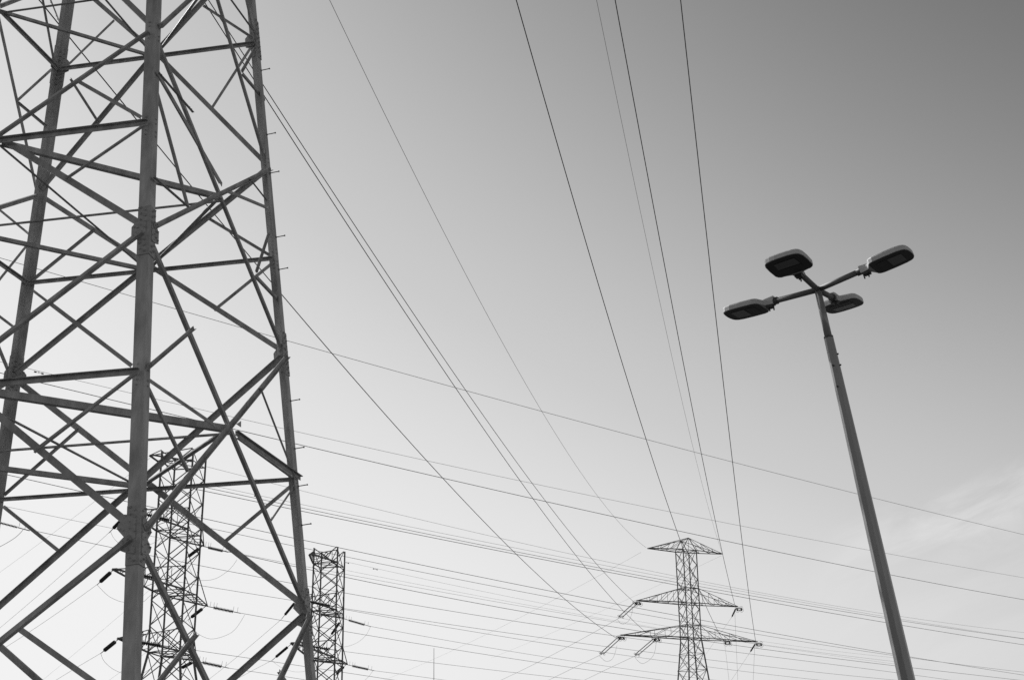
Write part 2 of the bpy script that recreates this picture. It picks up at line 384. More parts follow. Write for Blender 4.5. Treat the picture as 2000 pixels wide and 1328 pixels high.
# ================================================================== far pylons
def lattice(spec):
    X, Y, th, s = spec['X'], spec['Y'], spec['yaw'], spec['s']
    U = Vector((math.cos(th), -math.sin(th), 0)); V = Vector((math.sin(th), math.cos(th), 0))
    root = empty('lattice_pylon', (X, Y, 0)); tag(root, spec['label'], 'pylon', spec.get('group'))
    def zpx(y, x=None):
        lo, hi = 1.0, 60.0
        for _ in range(50):
            z = (lo + hi) / 2; P = Vector((X, Y, z)) - CAM; dd = P.dot(fwd); yy = 664 + P.dot(DWN) / dd * FPX
            if yy > y: lo = z
            else: hi = z
        return z
    zt = spec['zt'] + 1.6; zf = zpx(spec['flare_px'])
    k0 = spec.get('k', 1.0); zl = spec['zl'] + 1.6
    def half(z):
        if z >= zf: return s / 2 * (1 + (k0 - 1) * (zt - z) / (zt - zl))
        return s / 2 + (zf - z) / zf * (spec['base'] - s / 2)
    sg = {'NL': (-1, -1), 'NR': (1, -1), 'FR': (1, 1), 'FL': (-1, 1)}
    def cor(k, z): a, b = sg[k]; h = half(z); return Vector((X, Y, z)) + U * a * h + V * b * h
    lw = spec['lw']; bw = spec['bw']
    for k in sg:
        m = MB(); m.lbar(cor(k, 0), cor(k, zf), lw * 1.25, lw * .25); m.lbar(cor(k, zf), cor(k, zt), lw, lw * .25); m.build('leg', M_FAR, root, cor(k, 0))
    ring = ('NL', 'NR', 'FR', 'FL')
    m = MB(); z = zt; zs = [zt]
    n = max(2, round((zt - zf) / (s * spec.get('panel', 0.9)))); zs = [zt - (zt - zf) * i / n for i in range(n + 1)]
    zz = zf
    while zz > 1.5:
        zz -= min(half(zz) * 2 * 0.9, zz) ; zs.append(max(zz, 0))
    for i in range(len(zs) - 1):
        a, b = zs[i], zs[i + 1]
        for j in range(4):
            p, q = ring[j], ring[(j + 1) % 4]
            m.lbar(cor(p, a), cor(q, b), bw); m.lbar(cor(q, a), cor(p, b), bw)
            if i > n: m.lbar(cor(p, a), cor(q, a), bw)
    m.build('lattice_bracing', M_FAR, root, cor('NL', zs[-1]))
    for y in spec.get('diaphragm', ()):
        zd = zpx(y); m = MB()
        for j in range(4): m.lbar(cor(ring[j], zd), cor(ring[(j + 1) % 4], zd), bw * 1.2)
        m.lbar(cor('NL', zd), cor('FR', zd), bw); m.lbar(cor('NR', zd), cor('FL', zd), bw)
        m.build('diaphragm', M_FAR, root, cor('NL', zd))
    tips = {}
    for key, (side, ypx, tip, rise, ztop_px) in spec['arms'].items():
        za = zpx(ypx); zb = za + rise if ztop_px is None else zpx(ztop_px)
        c1, c2 = {'N': ('NL', 'NR'), 'F': ('FL', 'FR'), 'L': ('NL', 'FL'), 'R': ('NR', 'FR')}[side]
        if isinstance(tip, tuple): T = at_z(tip[0], tip[1], za)
        else:
            dirv = {'L': -U, 'R': U}[side]; T = Vector((X, Y, za)) + dirv * tip
        tips[key] = T
        m = MB(); aw = bw * 1.15; dv = (cor(c2, za) - cor(c1, za)).normalized(); e = 0.14
        t1, t2 = T - dv * e, T + dv * e
        b1, b2, u1, u2 = cor(c1, za), cor(c2, za), cor(c1, zb), cor(c2, zb)
        if spec.get('ridge') and key in ('tl', 'tr'):     # top arm: upper chords run to a raised ridge
            u1 = (cor('NL', zb) + cor('NR', zb)) / 2; u2 = (cor('FL', zb) + cor('FR', zb)) / 2
        cw = aw * 1.5
        m.lbar(b1, t1, cw); m.lbar(b2, t2, cw); m.lbar(u1, t1, aw); m.lbar(u2, t2, aw); m.lbar(t1, t2, cw)
        nn = spec.get('nseg', 5) if (T - b1).length > 4.5 else 3
        L1 = [b1.lerp(t1, i / nn) for i in range(nn + 1)]; L2 = [b2.lerp(t2, i / nn) for i in range(nn + 1)]
        K1 = [u1.lerp(t1, i / nn) for i in range(nn + 1)]; K2 = [u2.lerp(t2, i / nn) for i in range(nn + 1)]
        for i in range(nn):
            m.lbar(L1[i], L2[i + 1], bw * .7)
            if i < nn - 1 and side != 'F' and (T - b1).length > 3.0:
                m.lbar(L1[i + 1], K1[i], bw * .75); m.lbar(L2[i + 1], K2[i], bw * .75); m.lbar(L1[i + 1], K1[i + 1], bw * .7); m.lbar(L2[i + 1], K2[i + 1], bw * .7)
        m.build('cross_arm', M_FAR, root, b1)
    if spec.get('ridge'):
        zr = zpx(spec['ridge']); m = MB()
        r1 = (cor('NL', zr) + cor('NR', zr)) / 2; r2 = (cor('FL', zr) + cor('FR', zr)) / 2
        r1.z = r2.z = zr
        m.lbar(r1, r2, bw * 1.4)
        for k, r_ in (('NL', r1), ('NR', r1), ('FL', r2), ('FR', r2)): m.lbar(cor(k, zt), r_, bw * 1.3)
        m.lbar(cor('NL', zt), r2, bw * .8); m.lbar(cor('FR', zt), r1, bw * .8)
        m.build('peak', M_FAR, root, r1); tips['peak1'] = r1; tips['peak2'] = r2
    return root, tips, cor, zpx

T1, tip1, cor1, z1 = lattice(dict(X=-25.1489, Y=103.9922, yaw=0.1748, s=2.5, zt=29.0167, zl=18.4478, k=0.9729, flare_px=1277, base=3.6, lw=0.14, bw=0.062, panel=0.78,
    label='far lattice pylon seen through the big pylon, between its two front legs', group='smaller lattice pylons in the background',
    diaphragm=(908, 1042, 1158, 1277),
    arms=dict(n1=('N', 912, (295, 890), 0, 886), n2=('N', 1042, (255, 997), 1.6, None), f2=('F', 1042, (395, 1066), 1.6, None),
              n3=('N', 1158, (222, 1112), 1.7, None), f3=('F', 1158, (402, 1183), 1.7, None), n4=('N', 1277, (232, 1247), 1.6, None), f4=('F', 1277, (381, 1290), 1.6, None))))
T2, tip2, cor2, z2 = lattice(dict(X=-19.2374, Y=144.5444, yaw=0.1753, s=2.5, zt=29.8827, zl=20.9461, k=1.0254, flare_px=1420, base=3.4, lw=0.16, bw=0.078, panel=0.78,
    label='farther lattice pylon just right of the big pylon\'s right leg', group='smaller lattice pylons in the background',
    diaphragm=(1104, 1196, 1288),
    arms=dict(n1=('N', 1104, (606, 1083), 0, 1080), n2=('N', 1196, (582, 1169), 1.7, None), f2=('F', 1196, (669, 1207), 1.7, None),
              n3=('N', 1288, (570, 1256), 1.7, None), f3=('F', 1288, (676, 1297), 1.7, None))))
T3, tip3, cor3, z3 = lattice(dict(X=20.3603, Y=167.5394, yaw=-0.4067, s=1.8, zt=33.8099, zl=23.4786, k=0.9826, flare_px=1250, base=3.2, lw=0.125, bw=0.058, panel=0.95, nseg=4,
    label='far lattice pylon with three tiers of cross arms left of the lamp post', group='smaller lattice pylons in the background', ridge=1053.5,
    diaphragm=(1076.5, 1150, 1179, 1222, 1247),
    arms=dict(tl=('L', 1076.5, 5.05, 0, 1053.5), tr=('R', 1076.5, 5.05, 0, 1053.5), ml=('L', 1179, 6.85, 0, 1150), mr=('R', 1179, 6.75, 0, 1150),
              ll=('L', 1247, 9.15, 0, 1222), lr=('R', 1247, 9.15, 0, 1222))))

# ================================================================== insulator strings, conductors, loops
def string(A, B, label, group, r=0.12, n=14, double=0.0, horns=True, link=0.12):
    A = Vector(A); B = Vector(B); d = B - A; L = d.length; d.normalize()
    root = empty('insulator_string', A); tag(root, label, 'insulator', group)
    side = d.cross(Vector((0, 0, 1))).normalized(); up = side.cross(d)
    if up.z < 0: up = -up
    offs = (-double / 2, double / 2) if double else (0.0,)
    lk = L * link
    m = MB(); m2 = MB()
    if double:
        m.bar(A, A + d * lk * .6, 0.05); m.bar(A + d * lk * .6 - side * double * .6, A + d * lk * .6 + side * double * .6, 0.07)
        m2.bar(A + d * (L - lk * .6) - side * double * .6, A + d * (L - lk * .6) + side * double * .6, 0.07); m2.bar(A + d * (L - lk * .6), B, 0.05)
    else:
        m.tube([A, A + d * lk], 0.03, 6); m2.tube([A + d * (L - lk), B], 0.03, 6)
    m.build('yoke', M_FAR, root, A); m2.build('yoke', M_FAR, root, B)
    for o in offs:
        prof = []
        Z0 = lk * (0.6 if double else 1.0); LL = L - 2 * Z0
        for i in range(n):
            z = Z0 + LL * i / n; h = LL / n
            prof += [(z, r * .3), (z + h * .3, r * .34), (z + h * .5, r * .85), (z + h * .7, r * .8), (z + h * .78, r * .3)]
        m = MB(); m.lathe(A + side * o, d, prof, 10); m.build('insulator', M_INS, root, A)
        if double:          # arcing rings round both ends
            for zz in (Z0, L - Z0):
                m = MB(); c = A + side * o + d * zz
                m.tube([c + (side * math.cos(k * math.pi / 6) + up * math.sin(k * math.pi / 6)) * 0.21 for k in range(13)], 0.018, 5, False); m.build('arcing_ring', M_FAR, root, c)
    if horns and not double:
        for f in (0.12, 0.22, 0.30, 0.78, 0.90):
            m = MB(); b = A + d * L * f
            m.tube([b, b + Vector((0, 0, 0.42)) + d * 0.05], 0.012, 5); m.build('arcing_horn', M_FAR, root, b)
    return root
GI = 'insulator strings on the far pylons'
# dead-end strings of the two left pylons, hung from the arm tips: pixel of the outer end, depth change towards it
def ps(A, px, dY): return at_y(px[0], px[1], Vector(A).y + dY)
SI = [
 (tip1['n2'], (352, 1020), 2.0, "dark insulator string crossing the body of the pylon framed by the big one, uppermost", .16),
 (tip1['n3'], (330, 1133), 2.0, "dark insulator string crossing the body of the pylon framed by the big one, middle", .18),
 (tip1['n4'], (336, 1263), 2.0, "dark insulator string crossing the body of the pylon framed by the big one, lowest", .17),
 (tip1['f2'], (446, 1078), 1.2, "spiky insulator string right of the pylon framed by the big one, topmost", .12),
 (tip1['f3'], (470, 1197), 1.2, "spiky insulator string right of the pylon framed by the big one, at its longest arm", .13),
 (tip1['f4'], (447, 1304), 1.2, "spiky insulator string right of the pylon framed by the big one, near the bottom edge", .13),
 (tip1['n2'], (213, 1040), 2.5, 'slanting insulator string left of the big front leg, uppermost of three', .13),
 (tip1['n3'], (190, 1141), 2.5, 'slanting insulator string left of the big front leg, middle of three', .14),
 (tip1['n4'], (197, 1275), 2.5, 'slanting insulator string left of the big front leg, lowest of three', .14),
 (tip1['f2'], (362, 1091), 2.5, "short slanting insulator string inside the pylon framed by the big one, uppermost", .13),
 (tip1['f3'], (367, 1210), 2.5, "short slanting insulator string inside the pylon framed by the big one, middle", .13),
 (tip1['f4'], (350, 1306), 2.5, "short slanting insulator string inside the pylon framed by the big one, lowest", .13),
 (tip2['n2'], (663, 1186), 2.0, 'dark insulator string crossing the body of the pylon behind the big right leg, upper one', .17),
 (tip2['n3'], (662, 1270), 2.0, 'dark insulator string crossing the body of the pylon behind the big right leg, lower one', .17),
 (tip2['f2'], (724, 1223), 1.5, 'spiky insulator string right of the pylon behind the big right leg, upper one', .13),
 (tip2['f3'], (731, 1309), 1.5, 'spiky insulator string right of the pylon behind the big right leg, lower one', .13),
 (tip2['n2'], (550, 1208), 2.5, 'slanting insulator string just left of the big right leg, upper one', .13),
 (tip2['n3'], (531, 1289), 2.5, 'slanting insulator string just left of the big right leg, lower one', .13),
 (tip2['f2'], (642, 1246), 2.5, "short slanting insulator string inside the pylon behind the big right leg, upper one", .13),
 (tip2['f3'], (653, 1320), 2.5, "short slanting insulator string inside the pylon behind the big right leg, lower one", .13),
]
ENDS = {}
for A, px, dY, lab, r in SI:
    B = ps(A, px, dY); string(A, B, lab, GI, r + 0.03, 14, 0.0, 'spiky' in lab, 0.22); ENDS[px] = B
# strings of the right-hand pylon
def hang(tip, side=1): return tip + Vector((0, 0, -0.12))
W3L = [('ml', (1210, 1206), "pair of slanting insulator rods under the three-tier pylon's middle left arm"),
       ('ll', (1173, 1278), "pair of slanting insulator rods at the tip of the three-tier pylon's lowest left arm")]
for k, px, lab in W3L:
    ENDS[px] = ps(tip3[k], px, 2.0); string(hang(tip3[k]), ENDS[px], lab, GI, 0.085, 18, 0.62)
body3 = Vector((20.3603, 167.5394, 0))
inL = tip3['ll'].lerp(Vector((body3.x, body3.y, tip3['ll'].z)), 0.50); inR = tip3['lr'].lerp(Vector((body3.x, body3.y, tip3['lr'].z)), 0.47)
ENDS[(1241, 1280)] = ps(inL, (1241, 1280), 2.0); string(hang(inL), ENDS[(1241, 1280)], "pair of slanting insulator rods half way along the three-tier pylon's lowest left arm", GI, 0.085, 18, 0.62)
for k, px, lab in (('mr', (1429, 1205), 'short dark insulator rod under the middle right arm of the three-tier pylon'), ('lr', (1465, 1273), 'short dark insulator rod under the lowest right arm of the three-tier pylon')):
    ENDS[px] = ps(tip3[k], px, 3.0); string(hang(tip3[k]) + Vector((-0.2, 0, 0)), ENDS[px], lab, GI, 0.11, 14, 0.0, False)

# --- wires: every wire hangs in a vertical plane through two of its points, with a smooth sag
def wire(label, pts, A, B, r, group='overhead wires', n=28, ext=(0, 0), mat=None, dampers=(), cat='wire'):
    """pts: pixels along the wire; A, B: 3-D points its vertical plane passes through"""
    A = Vector(A); B = Vector(B); h = Vector((B.x - A.x, B.y - A.y, 0)); L = h.length; h.normalize(); nn = Vector((-h.y, h.x, 0))
    P = [at_plane(u, v, A, nn) for u, v in pts]
    s = np.array([(p - A).dot(h) for p in P]); z = np.array([p.z for p in P])
    deg = 2 if len(pts) >= 4 else min(len(pts) - 1, 2)
    if len(pts) >= 9: deg = 3
    c = np.polyfit(s, z, deg)
    s0, s1 = s[0], s[-1]
    line = []
    for i in range(n + 1):
        q = s0 + (s1 - s0) * i / n; line.append(Vector((A.x, A.y, 0)) + h * q + Vector((0, 0, float(np.polyval(c, q)))))
    # the wire goes on beyond the edge of the picture
    edge_ = lambda p: p[0] <= 5 or p[0] >= 1990 or p[1] <= 15 or p[1] >= 1326
    if edge_(pts[0]):
        t_ = (line[0] - line[1]).normalized(); L_ = 70.0
        if t_.z < -1e-6: L_ = min(L_, (line[0].z - 2.5) / -t_.z)
        line = [line[0] + t_ * L_, line[0] + t_ * L_ * .5] + line
    if edge_(pts[-1]):
        t_ = (line[-1] - line[-2]).normalized(); L_ = 90.0
        if t_.z < -1e-6: L_ = min(L_, (line[-1].z - 2.5) / -t_.z)
        line = line + [line[-1] + t_ * L_ * .5, line[-1] + t_ * L_]
    o = MB(); o.tube(line, r * (1.0 if 'three-tier' in group and 'overhead' in group else 1.35), 6); ob = o.build('wire', mat or M_WIRE, None, line[0]); tag(ob, label, cat, group)
    off_ = 2 if edge_(pts[0]) else 0
    for f in dampers:
        i = off_ + min(n - 1, max(0, int(f * n))); p = line[i]; dd = (line[i + 1] - p).normalized()
        m = MB(); m.tube([p + Vector((0, 0, -0.1)) - dd * .25, p + Vector((0, 0, -0.1)) + dd * .25], 0.012, 5)
        m.lathe(p + Vector((0, 0, -0.1)) - dd * .3, dd, [(0, .05), (.14, .05)], 8); m.lathe(p + Vector((0, 0, -0.1)) + dd * .16, dd, [(0, .05), (.14, .05)], 8)
        m.bar(p, p + Vector((0, 0, -0.12)), 0.03); m.build('damper', M_FAR, ob, p)
    return ob
# overhead span from the three-tier pylon towards and past the camera
hdir = Vector((TX - 20.36, TY - 167.54, 0)).normalized()
def span_plane(end):
    return end, end + hdir * 100
OW = [
 ('thin overhead wire from the top edge to the left tip of the top arm', 'tl', [(643, 0), (806, 332), (978, 664), (1189, 996), (1262, 1069)], .0125),
 ('bold overhead wire that passes in front of the peak of the three-tier pylon', 'inR', [(1006, 0), (1104, 332), (1203, 664), (1308, 996), (1364, 1152), (1415, 1252)], .0225),
 ('faintest of the four steep overhead wires right of centre', 'tr', [(1165, 0), (1233.5, 332), (1305, 664), (1385, 996), (1411, 1081)], .0095),
 ('bold overhead wire close beside the faint steep one, ending at the middle right arm', 'mr', [(1201, 0), (1263, 332), (1326, 664), (1392.5, 996), (1435, 1180)], .0225),
 ('rightmost bold steep overhead wire, nearest the lamp post', 'lr', [(1329, 0), (1366, 332), (1403, 664), (1442, 996), (1476, 1253)], .0225),
 ('upper of the close pair of diagonal wires passing behind the big right leg', 'ml', [(406, 4), (485, 120), (516, 166), (622, 332), (842, 664), (980, 863), (1079, 996), (1140, 1071), (1237, 1174)], .0205),
 ('lower of the close pair of diagonal wires passing behind the big right leg', 'inL', [(397, 4), (480, 130), (515, 186), (610, 332), (826, 664), (890, 758), (1058, 996), (1140, 1103.5), (1264, 1236)], .0205),
 ('single diagonal wire from the middle of the big right leg to the lowest left arm', 'll', [(84, 12), (173, 119), (276, 242), (403, 403), (552, 576), (648, 690), (833, 900), (924, 996), (1010, 1083), (1140, 1200), (1203, 1245)], .0225),
]
TIPS = dict(tip3); TIPS['inL'] = inL; TIPS['inR'] = inR
OWZ = dict(tl=37, inR=33, tr=38, mr=34, lr=33, ml=31, inL=28.5, ll=27.5)
for lab, k, pts, r in OW:
    e = TIPS[k]; 0 and print('WIRE', k, [tuple(round(c, 1) for c in at_plane(*p_, e, Vector((-hdir.y, hdir.x, 0)))) for p_ in (pts[0], pts[len(pts) // 2])]); wire(lab, pts, e, at_z(*pts[0], OWZ[k]), r, 'overhead span to the three-tier pylon', 40)
    if k in ('tl', 'tr'): continue
    a = at_plane(*pts[-1], e, Vector((-hdir.y, hdir.x, 0)))
# short tension strings where that span is tied to the arms, seen nearly end on
for k, lab in (('ml', "round end-on insulator pair at the tip of the three-tier pylon's middle left arm"), ('ll', "round end-on insulator pair at the tip of the three-tier pylon's lowest left arm"),
               ('inL', "round end-on insulator pair half way along the three-tier pylon's lowest left arm"), ('mr', "round end-on insulator pair at the tip of the three-tier pylon's middle right arm"),
               ('lr', "round end-on insulator pair at the tip of the three-tier pylon's lowest right arm"), ('inR', "round end-on insulator pair half way along the three-tier pylon's lowest right arm")):
    e = TIPS[k]; px0 = next(o_[2][0] for o_ in OW if o_[1] == k); wd = (at_z(px0[0], px0[1], OWZ[k]) - e).normalized()
    e = e + Vector((0.2, 0, -0.45)); string(e, e + wd * 1.7, lab, GI, 0.1, 12, 0.5)
# wires: A by depth, B by height drop
def hw(label, pts, YA, drop, r, group='cross-country wires running left to right', **kw):
    A = at_y(*pts[0], YA); B = at_z(*pts[-1], A.z - drop); return wire(label, pts, A, B, r, group, **kw)
hw('highest of the wires sloping gently across the whole picture', [(-60, 487), (0, 503.5), (130, 542), (260, 579.6), (457, 635), (649, 690), (890, 758), (1057, 803), (1264, 858), (1480, 915), (1804, 996), (2060, 1058)], 74, 1, .0115)
hw('faint wire just above the second bold cross wire', [(-60, 690), (0, 706), (74, 726), (124, 737), (254, 768), (403, 803), (575, 841.5), (834, 899), (1060, 948), (1295, 996), (1440, 1025), (1700, 1075), (2060, 1138)], 80, 1, .0085, dampers=(0.045, 0.06))
hw('second bold cross wire from the top, under the faint one', [(-60, 715), (0, 728), (115, 755), (329, 807), (487, 844), (576, 867), (866, 934), (1060, 978), (1440, 1061), (1710, 1116), (2060, 1181)], 84, 1, .017)
hw('faint earth wire from the top of the pylon framed by the big one, upper one', [(401, 911), (585, 956), (745, 996), (1140, 1087), (1440, 1150), (1730, 1197), (2060, 1241)], 106, 1, .0085)
hw('faint damper-hung earth wire from the top of the pylon framed by the big one', [(401, 943), (480, 963), (640, 997), (1140, 1096), (1440, 1151), (1733, 1205), (2060, 1255)], 104, 1, .0085, dampers=(0.05, 0.068))
hw('upper of the two dark wires that run close together across the lower third', [(380, 947), (400, 951), (503, 973), (588, 991.6), (700, 1015.6), (1002, 1076), (1140, 1102), (1440, 1158), (1730, 1207), (2060, 1255)], 100, 1, .014)
hw('lower of the two dark wires that run close together across the lower third', [(380, 954), (400, 958), (570, 994), (700, 1021), (1140, 1108.5), (1440, 1164.5), (1733, 1214), (2060, 1268)], 108, 1, .018)
hw('dark wire passing the top of the pylon behind the big right leg', [(15, 928), (146, 957.6), (248, 978), (400, 1013), (530, 1040), (660, 1068.5), (1140, 1167), (1440, 1224), (1745, 1276), (2060, 1327)], 90, 1, .0155)
hw('thinner wire just below the one touching the top of the pylon behind the right leg', [(352, 1020), (400, 1027), (594, 1070), (675, 1086.5), (1140, 1180), (1440, 1232), (1744, 1277), (2060, 1319)], 99, 1, .012)
hw('wire leaving the topmost right string of the pylon framed by the big one', [(446, 1078), (469, 1084.5), (580, 1105), (673, 1125.7), (760, 1142), (1140, 1215), (1440, 1262), (1748, 1298), (2060, 1336)], 111, 1, .016)
hw('thin wire crossing behind the big front leg at the level of the left edge string', [(6, 987), (149, 1016.5), (233, 1034), (302, 1049), (400, 1069), (580, 1103), (680, 1121), (900, 1162), (1140, 1203), (1440, 1252), (1748, 1291)], 92, 1, .008)
hw('wire from the spiky string at the left edge, crossing all the pylons', [(58, 1036), (72, 1038), (146, 1053), (240, 1073), (400, 1104), (569, 1136.5), (673, 1157), (760, 1172), (1140, 1240), (1440, 1267), (1752, 1315), (2000, 1350)], 88, 1, .0115)
hw('wire from the third left arm of the pylon framed by the big one', [(330, 1133), (400, 1143), (560, 1171), (672, 1186), (1140, 1263.5), (1440, 1287), (1734, 1328)], 99, 1, .0105)
hw('thin wire leaving the upper crossing string of the pylon behind the big right leg', [(663, 1186), (672, 1191), (1140, 1268.5), (1440, 1307), (1600, 1328)], 143, 1, .013)
hw('thin wire leaving the upper spiky right string of the pylon behind the big right leg', [(724, 1223), (900, 1254), (1140, 1294), (1440, 1332)], 151, 1, .012)
hw('wire from the spiky string at the longest arm, passing behind the next pylon', [(470, 1197), (487, 1200.5), (580, 1215), (672, 1232), (850, 1262), (1140, 1306.5), (1300, 1328)], 112, 1, .012)
hw('low thin wire leaving the lower crossing string of the pylon behind the big right leg', [(662, 1270), (800, 1288), (1000, 1312), (1140, 1328)], 143, 1, .012)
hw('short wire from the lower spiky string down to the bottom edge', [(731, 1309), (800, 1318), (880, 1329)], 151, .5, .012)
hw('low wire from the lowest left arm of the pylon framed by the big one', [(336, 1263), (400, 1271.5), (495, 1286), (597, 1301), (669, 1312), (760, 1326), (800, 1332)], 97, 1, .0105)
hw('short low wire from the lowest spiky string beside the big front leg', [(447, 1304), (500, 1312), (580, 1324), (620, 1331)], 112, .5, .011)
hw('upper faint wire from the top of the pylon behind the big right leg', [(677, 1097), (697, 1102), (900, 1143), (1102, 1188), (1440, 1244), (1750, 1284)], 145, 1, .0075, dampers=(.03, .045))
hw('lower faint wire from the top of the pylon behind the big right leg', [(677, 1114), (900, 1156), (1127, 1198), (1440, 1252), (1750, 1296)], 149, 1, .0075)
GL = 'thin wires running down to the lower left'
hw('faint wire from the top left arm of the pylon framed by the big one', [(294, 892), (240, 938), (180, 983), (137, 1015), (84, 1055), (0, 1117), (-50, 1152)], 97, 2, .0065, GL)
hw('thin wire from the uppermost slanting string left of the big front leg', [(213, 1040), (189, 1062), (145, 1099), (105, 1136), (0, 1226), (-50, 1266)], 98, 2, .009, GL)
hw('thin wire from the middle slanting string left of the big front leg', [(190, 1141), (130, 1183), (62, 1231), (0, 1270), (-40, 1294)], 98, 2, .0095, GL)
hw('thin wire from the lowest slanting string left of the big front leg', [(197, 1275), (150, 1302), (111, 1327), (80, 1346)], 98, 1, .009, GL)
hw('thin wire from the upper slanting string left of the big right leg', [(550, 1208), (500, 1252), (443, 1298), (405, 1328), (380, 1347)], 140, 2, .011, GL)
hw('thin wire from the lower slanting string left of the big right leg', [(531, 1289), (485, 1313), (450, 1332)], 140, 1, .011, GL)
hw('faint wire from the short string under the second right arm, behind the big leg', [(362, 1091), (300, 1145), (230, 1205), (150, 1272), (80, 1330)], 113, 2, .006, GL)
hw('faint wire from the short string under the third right arm, behind the big leg', [(367, 1210), (300, 1262), (240, 1308), (210, 1330)], 113, 2, .006, GL)
GT = 'wires running left from the three-tier pylon'
hw('long faint wire from the top left arm of the three-tier pylon to the bottom edge', [(1252, 1077), (1140, 1141), (994, 1217), (890, 1266), (766, 1320), (730, 1336)], 167, 2, .0075, GT)
hw('faint wire from the rods under the middle left arm to the bottom edge', [(1210, 1206), (1140, 1245), (1060, 1288), (977, 1328)], 166, 2, .0125, GT)
hw('faint wire from the outer rods of the lowest left arm to the bottom edge', [(1173, 1278), (1140, 1294), (1070, 1328), (1050, 1338)], 166, 1, .0125, GT)
hw('faint wire from the inner rods of the lowest left arm to the bottom edge', [(1241, 1280), (1190, 1304), (1140, 1328), (1120, 1338)], 166, 1, .0125, GT)
hw('faint wire from the right tip of the top arm down towards the lattice body', [(1410, 1084), (1365, 1106), (1250, 1158), (1100, 1226), (960, 1284)], 168, 2, .006, GT)
hw('faint wire from the short rod under the middle right arm to the lower left', [(1429, 1205), (1400, 1246), (1370, 1290), (1345, 1328)], 168, 2, .0065, GT)
hw('faint wire from the short rod under the lowest right arm to the lower left', [(1465, 1273), (1445, 1303), (1428, 1328)], 168, 1, .008, GT)
GD = 'wires dropping from the right arms of the three-tier pylon'
hw('wire dropping from half way along the lowest right arm to the bottom edge', [(1416, 1262), (1420, 1294), (1424, 1330)], 168, 4, .008, GD)
hw('wire dropping from the middle right arm to the bottom edge', [(1435, 1192), (1438, 1260), (1441, 1330)], 168, 4, .009, GD)
hw('wire dropping from the outer end of the lowest right arm to the bottom edge', [(1474, 1262), (1472.5, 1295), (1471, 1330)], 168, 3, .009, GD)
# jumper loops below the strings
def loop(label, pts, Y, r=.011):
    P = [at_y(u, v, Y) for u, v in pts]; Q = []
    for i in range(len(P) - 1):
        p0 = P[max(i - 1, 0)]; p1 = P[i]; p2 = P[i + 1]; p3 = P[min(i + 2, len(P) - 1)]
        for t in (0, .25, .5, .75):
            Q.append(0.5 * ((2 * p1) + (p2 - p0) * t + (2 * p0 - 5 * p1 + 4 * p2 - p3) * t * t + (3 * p1 - p0 - 3 * p2 + p3) * t ** 3))
    Q.append(P[-1]); m = MB(); m.tube(Q, r, 6); ob = m.build('jumper_loop', M_WIRE, None, Q[0]); tag(ob, label, 'jumper wire', 'jumper loops under the insulator strings'); return ob
loop('slack jumper loop under the topmost right string of the pylon framed by the big one', [(463, 1092), (455, 1104), (443, 1116), (422, 1129), (400, 1133), (380, 1128), (362, 1091)], 112)
loop('slack jumper loop under the long-arm string of the pylon framed by the big one', [(478, 1200), (461, 1226.5), (443, 1239.5), (417, 1247), (400, 1244), (382, 1233), (367, 1210)], 112)
loop('slack jumper loop hanging left and right of the big front leg', [(190, 1142), (210, 1162), (228, 1171.6), (240, 1175), (260, 1177), (279, 1175), (292, 1164), (330, 1133)], 98)
loop('slack jumper loop left of the big front leg, near the bottom edge', [(197, 1276), (203, 1290), (218, 1304), (236, 1313), (258, 1318), (290, 1308), (336, 1263)], 98)
loop('short jumper loop beside the uppermost slanting string left of the big leg', [(216, 1038), (222, 1050), (234, 1061), (262, 1068), (300, 1060), (352, 1020)], 98, .01)
loop('slack jumper loop right of the pylon behind the big right leg, upper one', [(724, 1222), (716, 1238), (704, 1250), (692, 1257), (676, 1262), (658, 1262), (642, 1246)], 150)
loop('slack jumper loop right of the pylon behind the big right leg, at the bottom edge', [(729, 1308), (722, 1318), (712, 1328), (700, 1334), (680, 1338), (653, 1320)], 150)
loop('slack jumper loop left of the big right leg, low down', [(531, 1289), (545, 1300), (565, 1309), (590, 1311), (620, 1300), (662, 1270)], 144, .009)
loop('jumper loop under the middle left rods of the three-tier pylon', [(1206, 1209), (1212, 1216.5), (1218, 1218), (1226, 1213.5), (1232, 1204), (1236, 1188)], 166, .014)
loop('jumper loop under the outer rods of the lowest left arm', [(1171, 1280), (1183, 1290.6), (1195, 1287), (1201, 1275), (1205, 1260)], 166, .014)
loop('jumper loop under the inner rods of the lowest left arm', [(1239.5, 1281), (1247, 1291), (1256, 1295), (1268.5, 1288), (1278, 1275), (1282, 1252)], 166, .014)
# string whose pylon stands outside the frame on the left
string(at_y(-40, 1010, 87), at_y(58, 1036, 88), 'spiky insulator string entering at the left edge, low down', GI, .11, 18, 0.0, True, .25)
loop('curved jumper wire at the left edge below the spiky string', [(45, 1034), (38, 1042), (26, 1052), (0, 1067), (-30, 1080)], 88, .016)

# thin mast far away at the bottom
a = at_y(847.5, 1265, 210); m = MB()
m.tube([(a.x + .05, a.y, 0), (a.x + .03, a.y, a.z * .5), a], [.10, .08, .035], 8); mo = m.build('mast', M_FAR, None, (a.x, a.y, 0)); tag(mo, 'slim bare mast rising from the bottom edge, away from the pylons', 'mast')

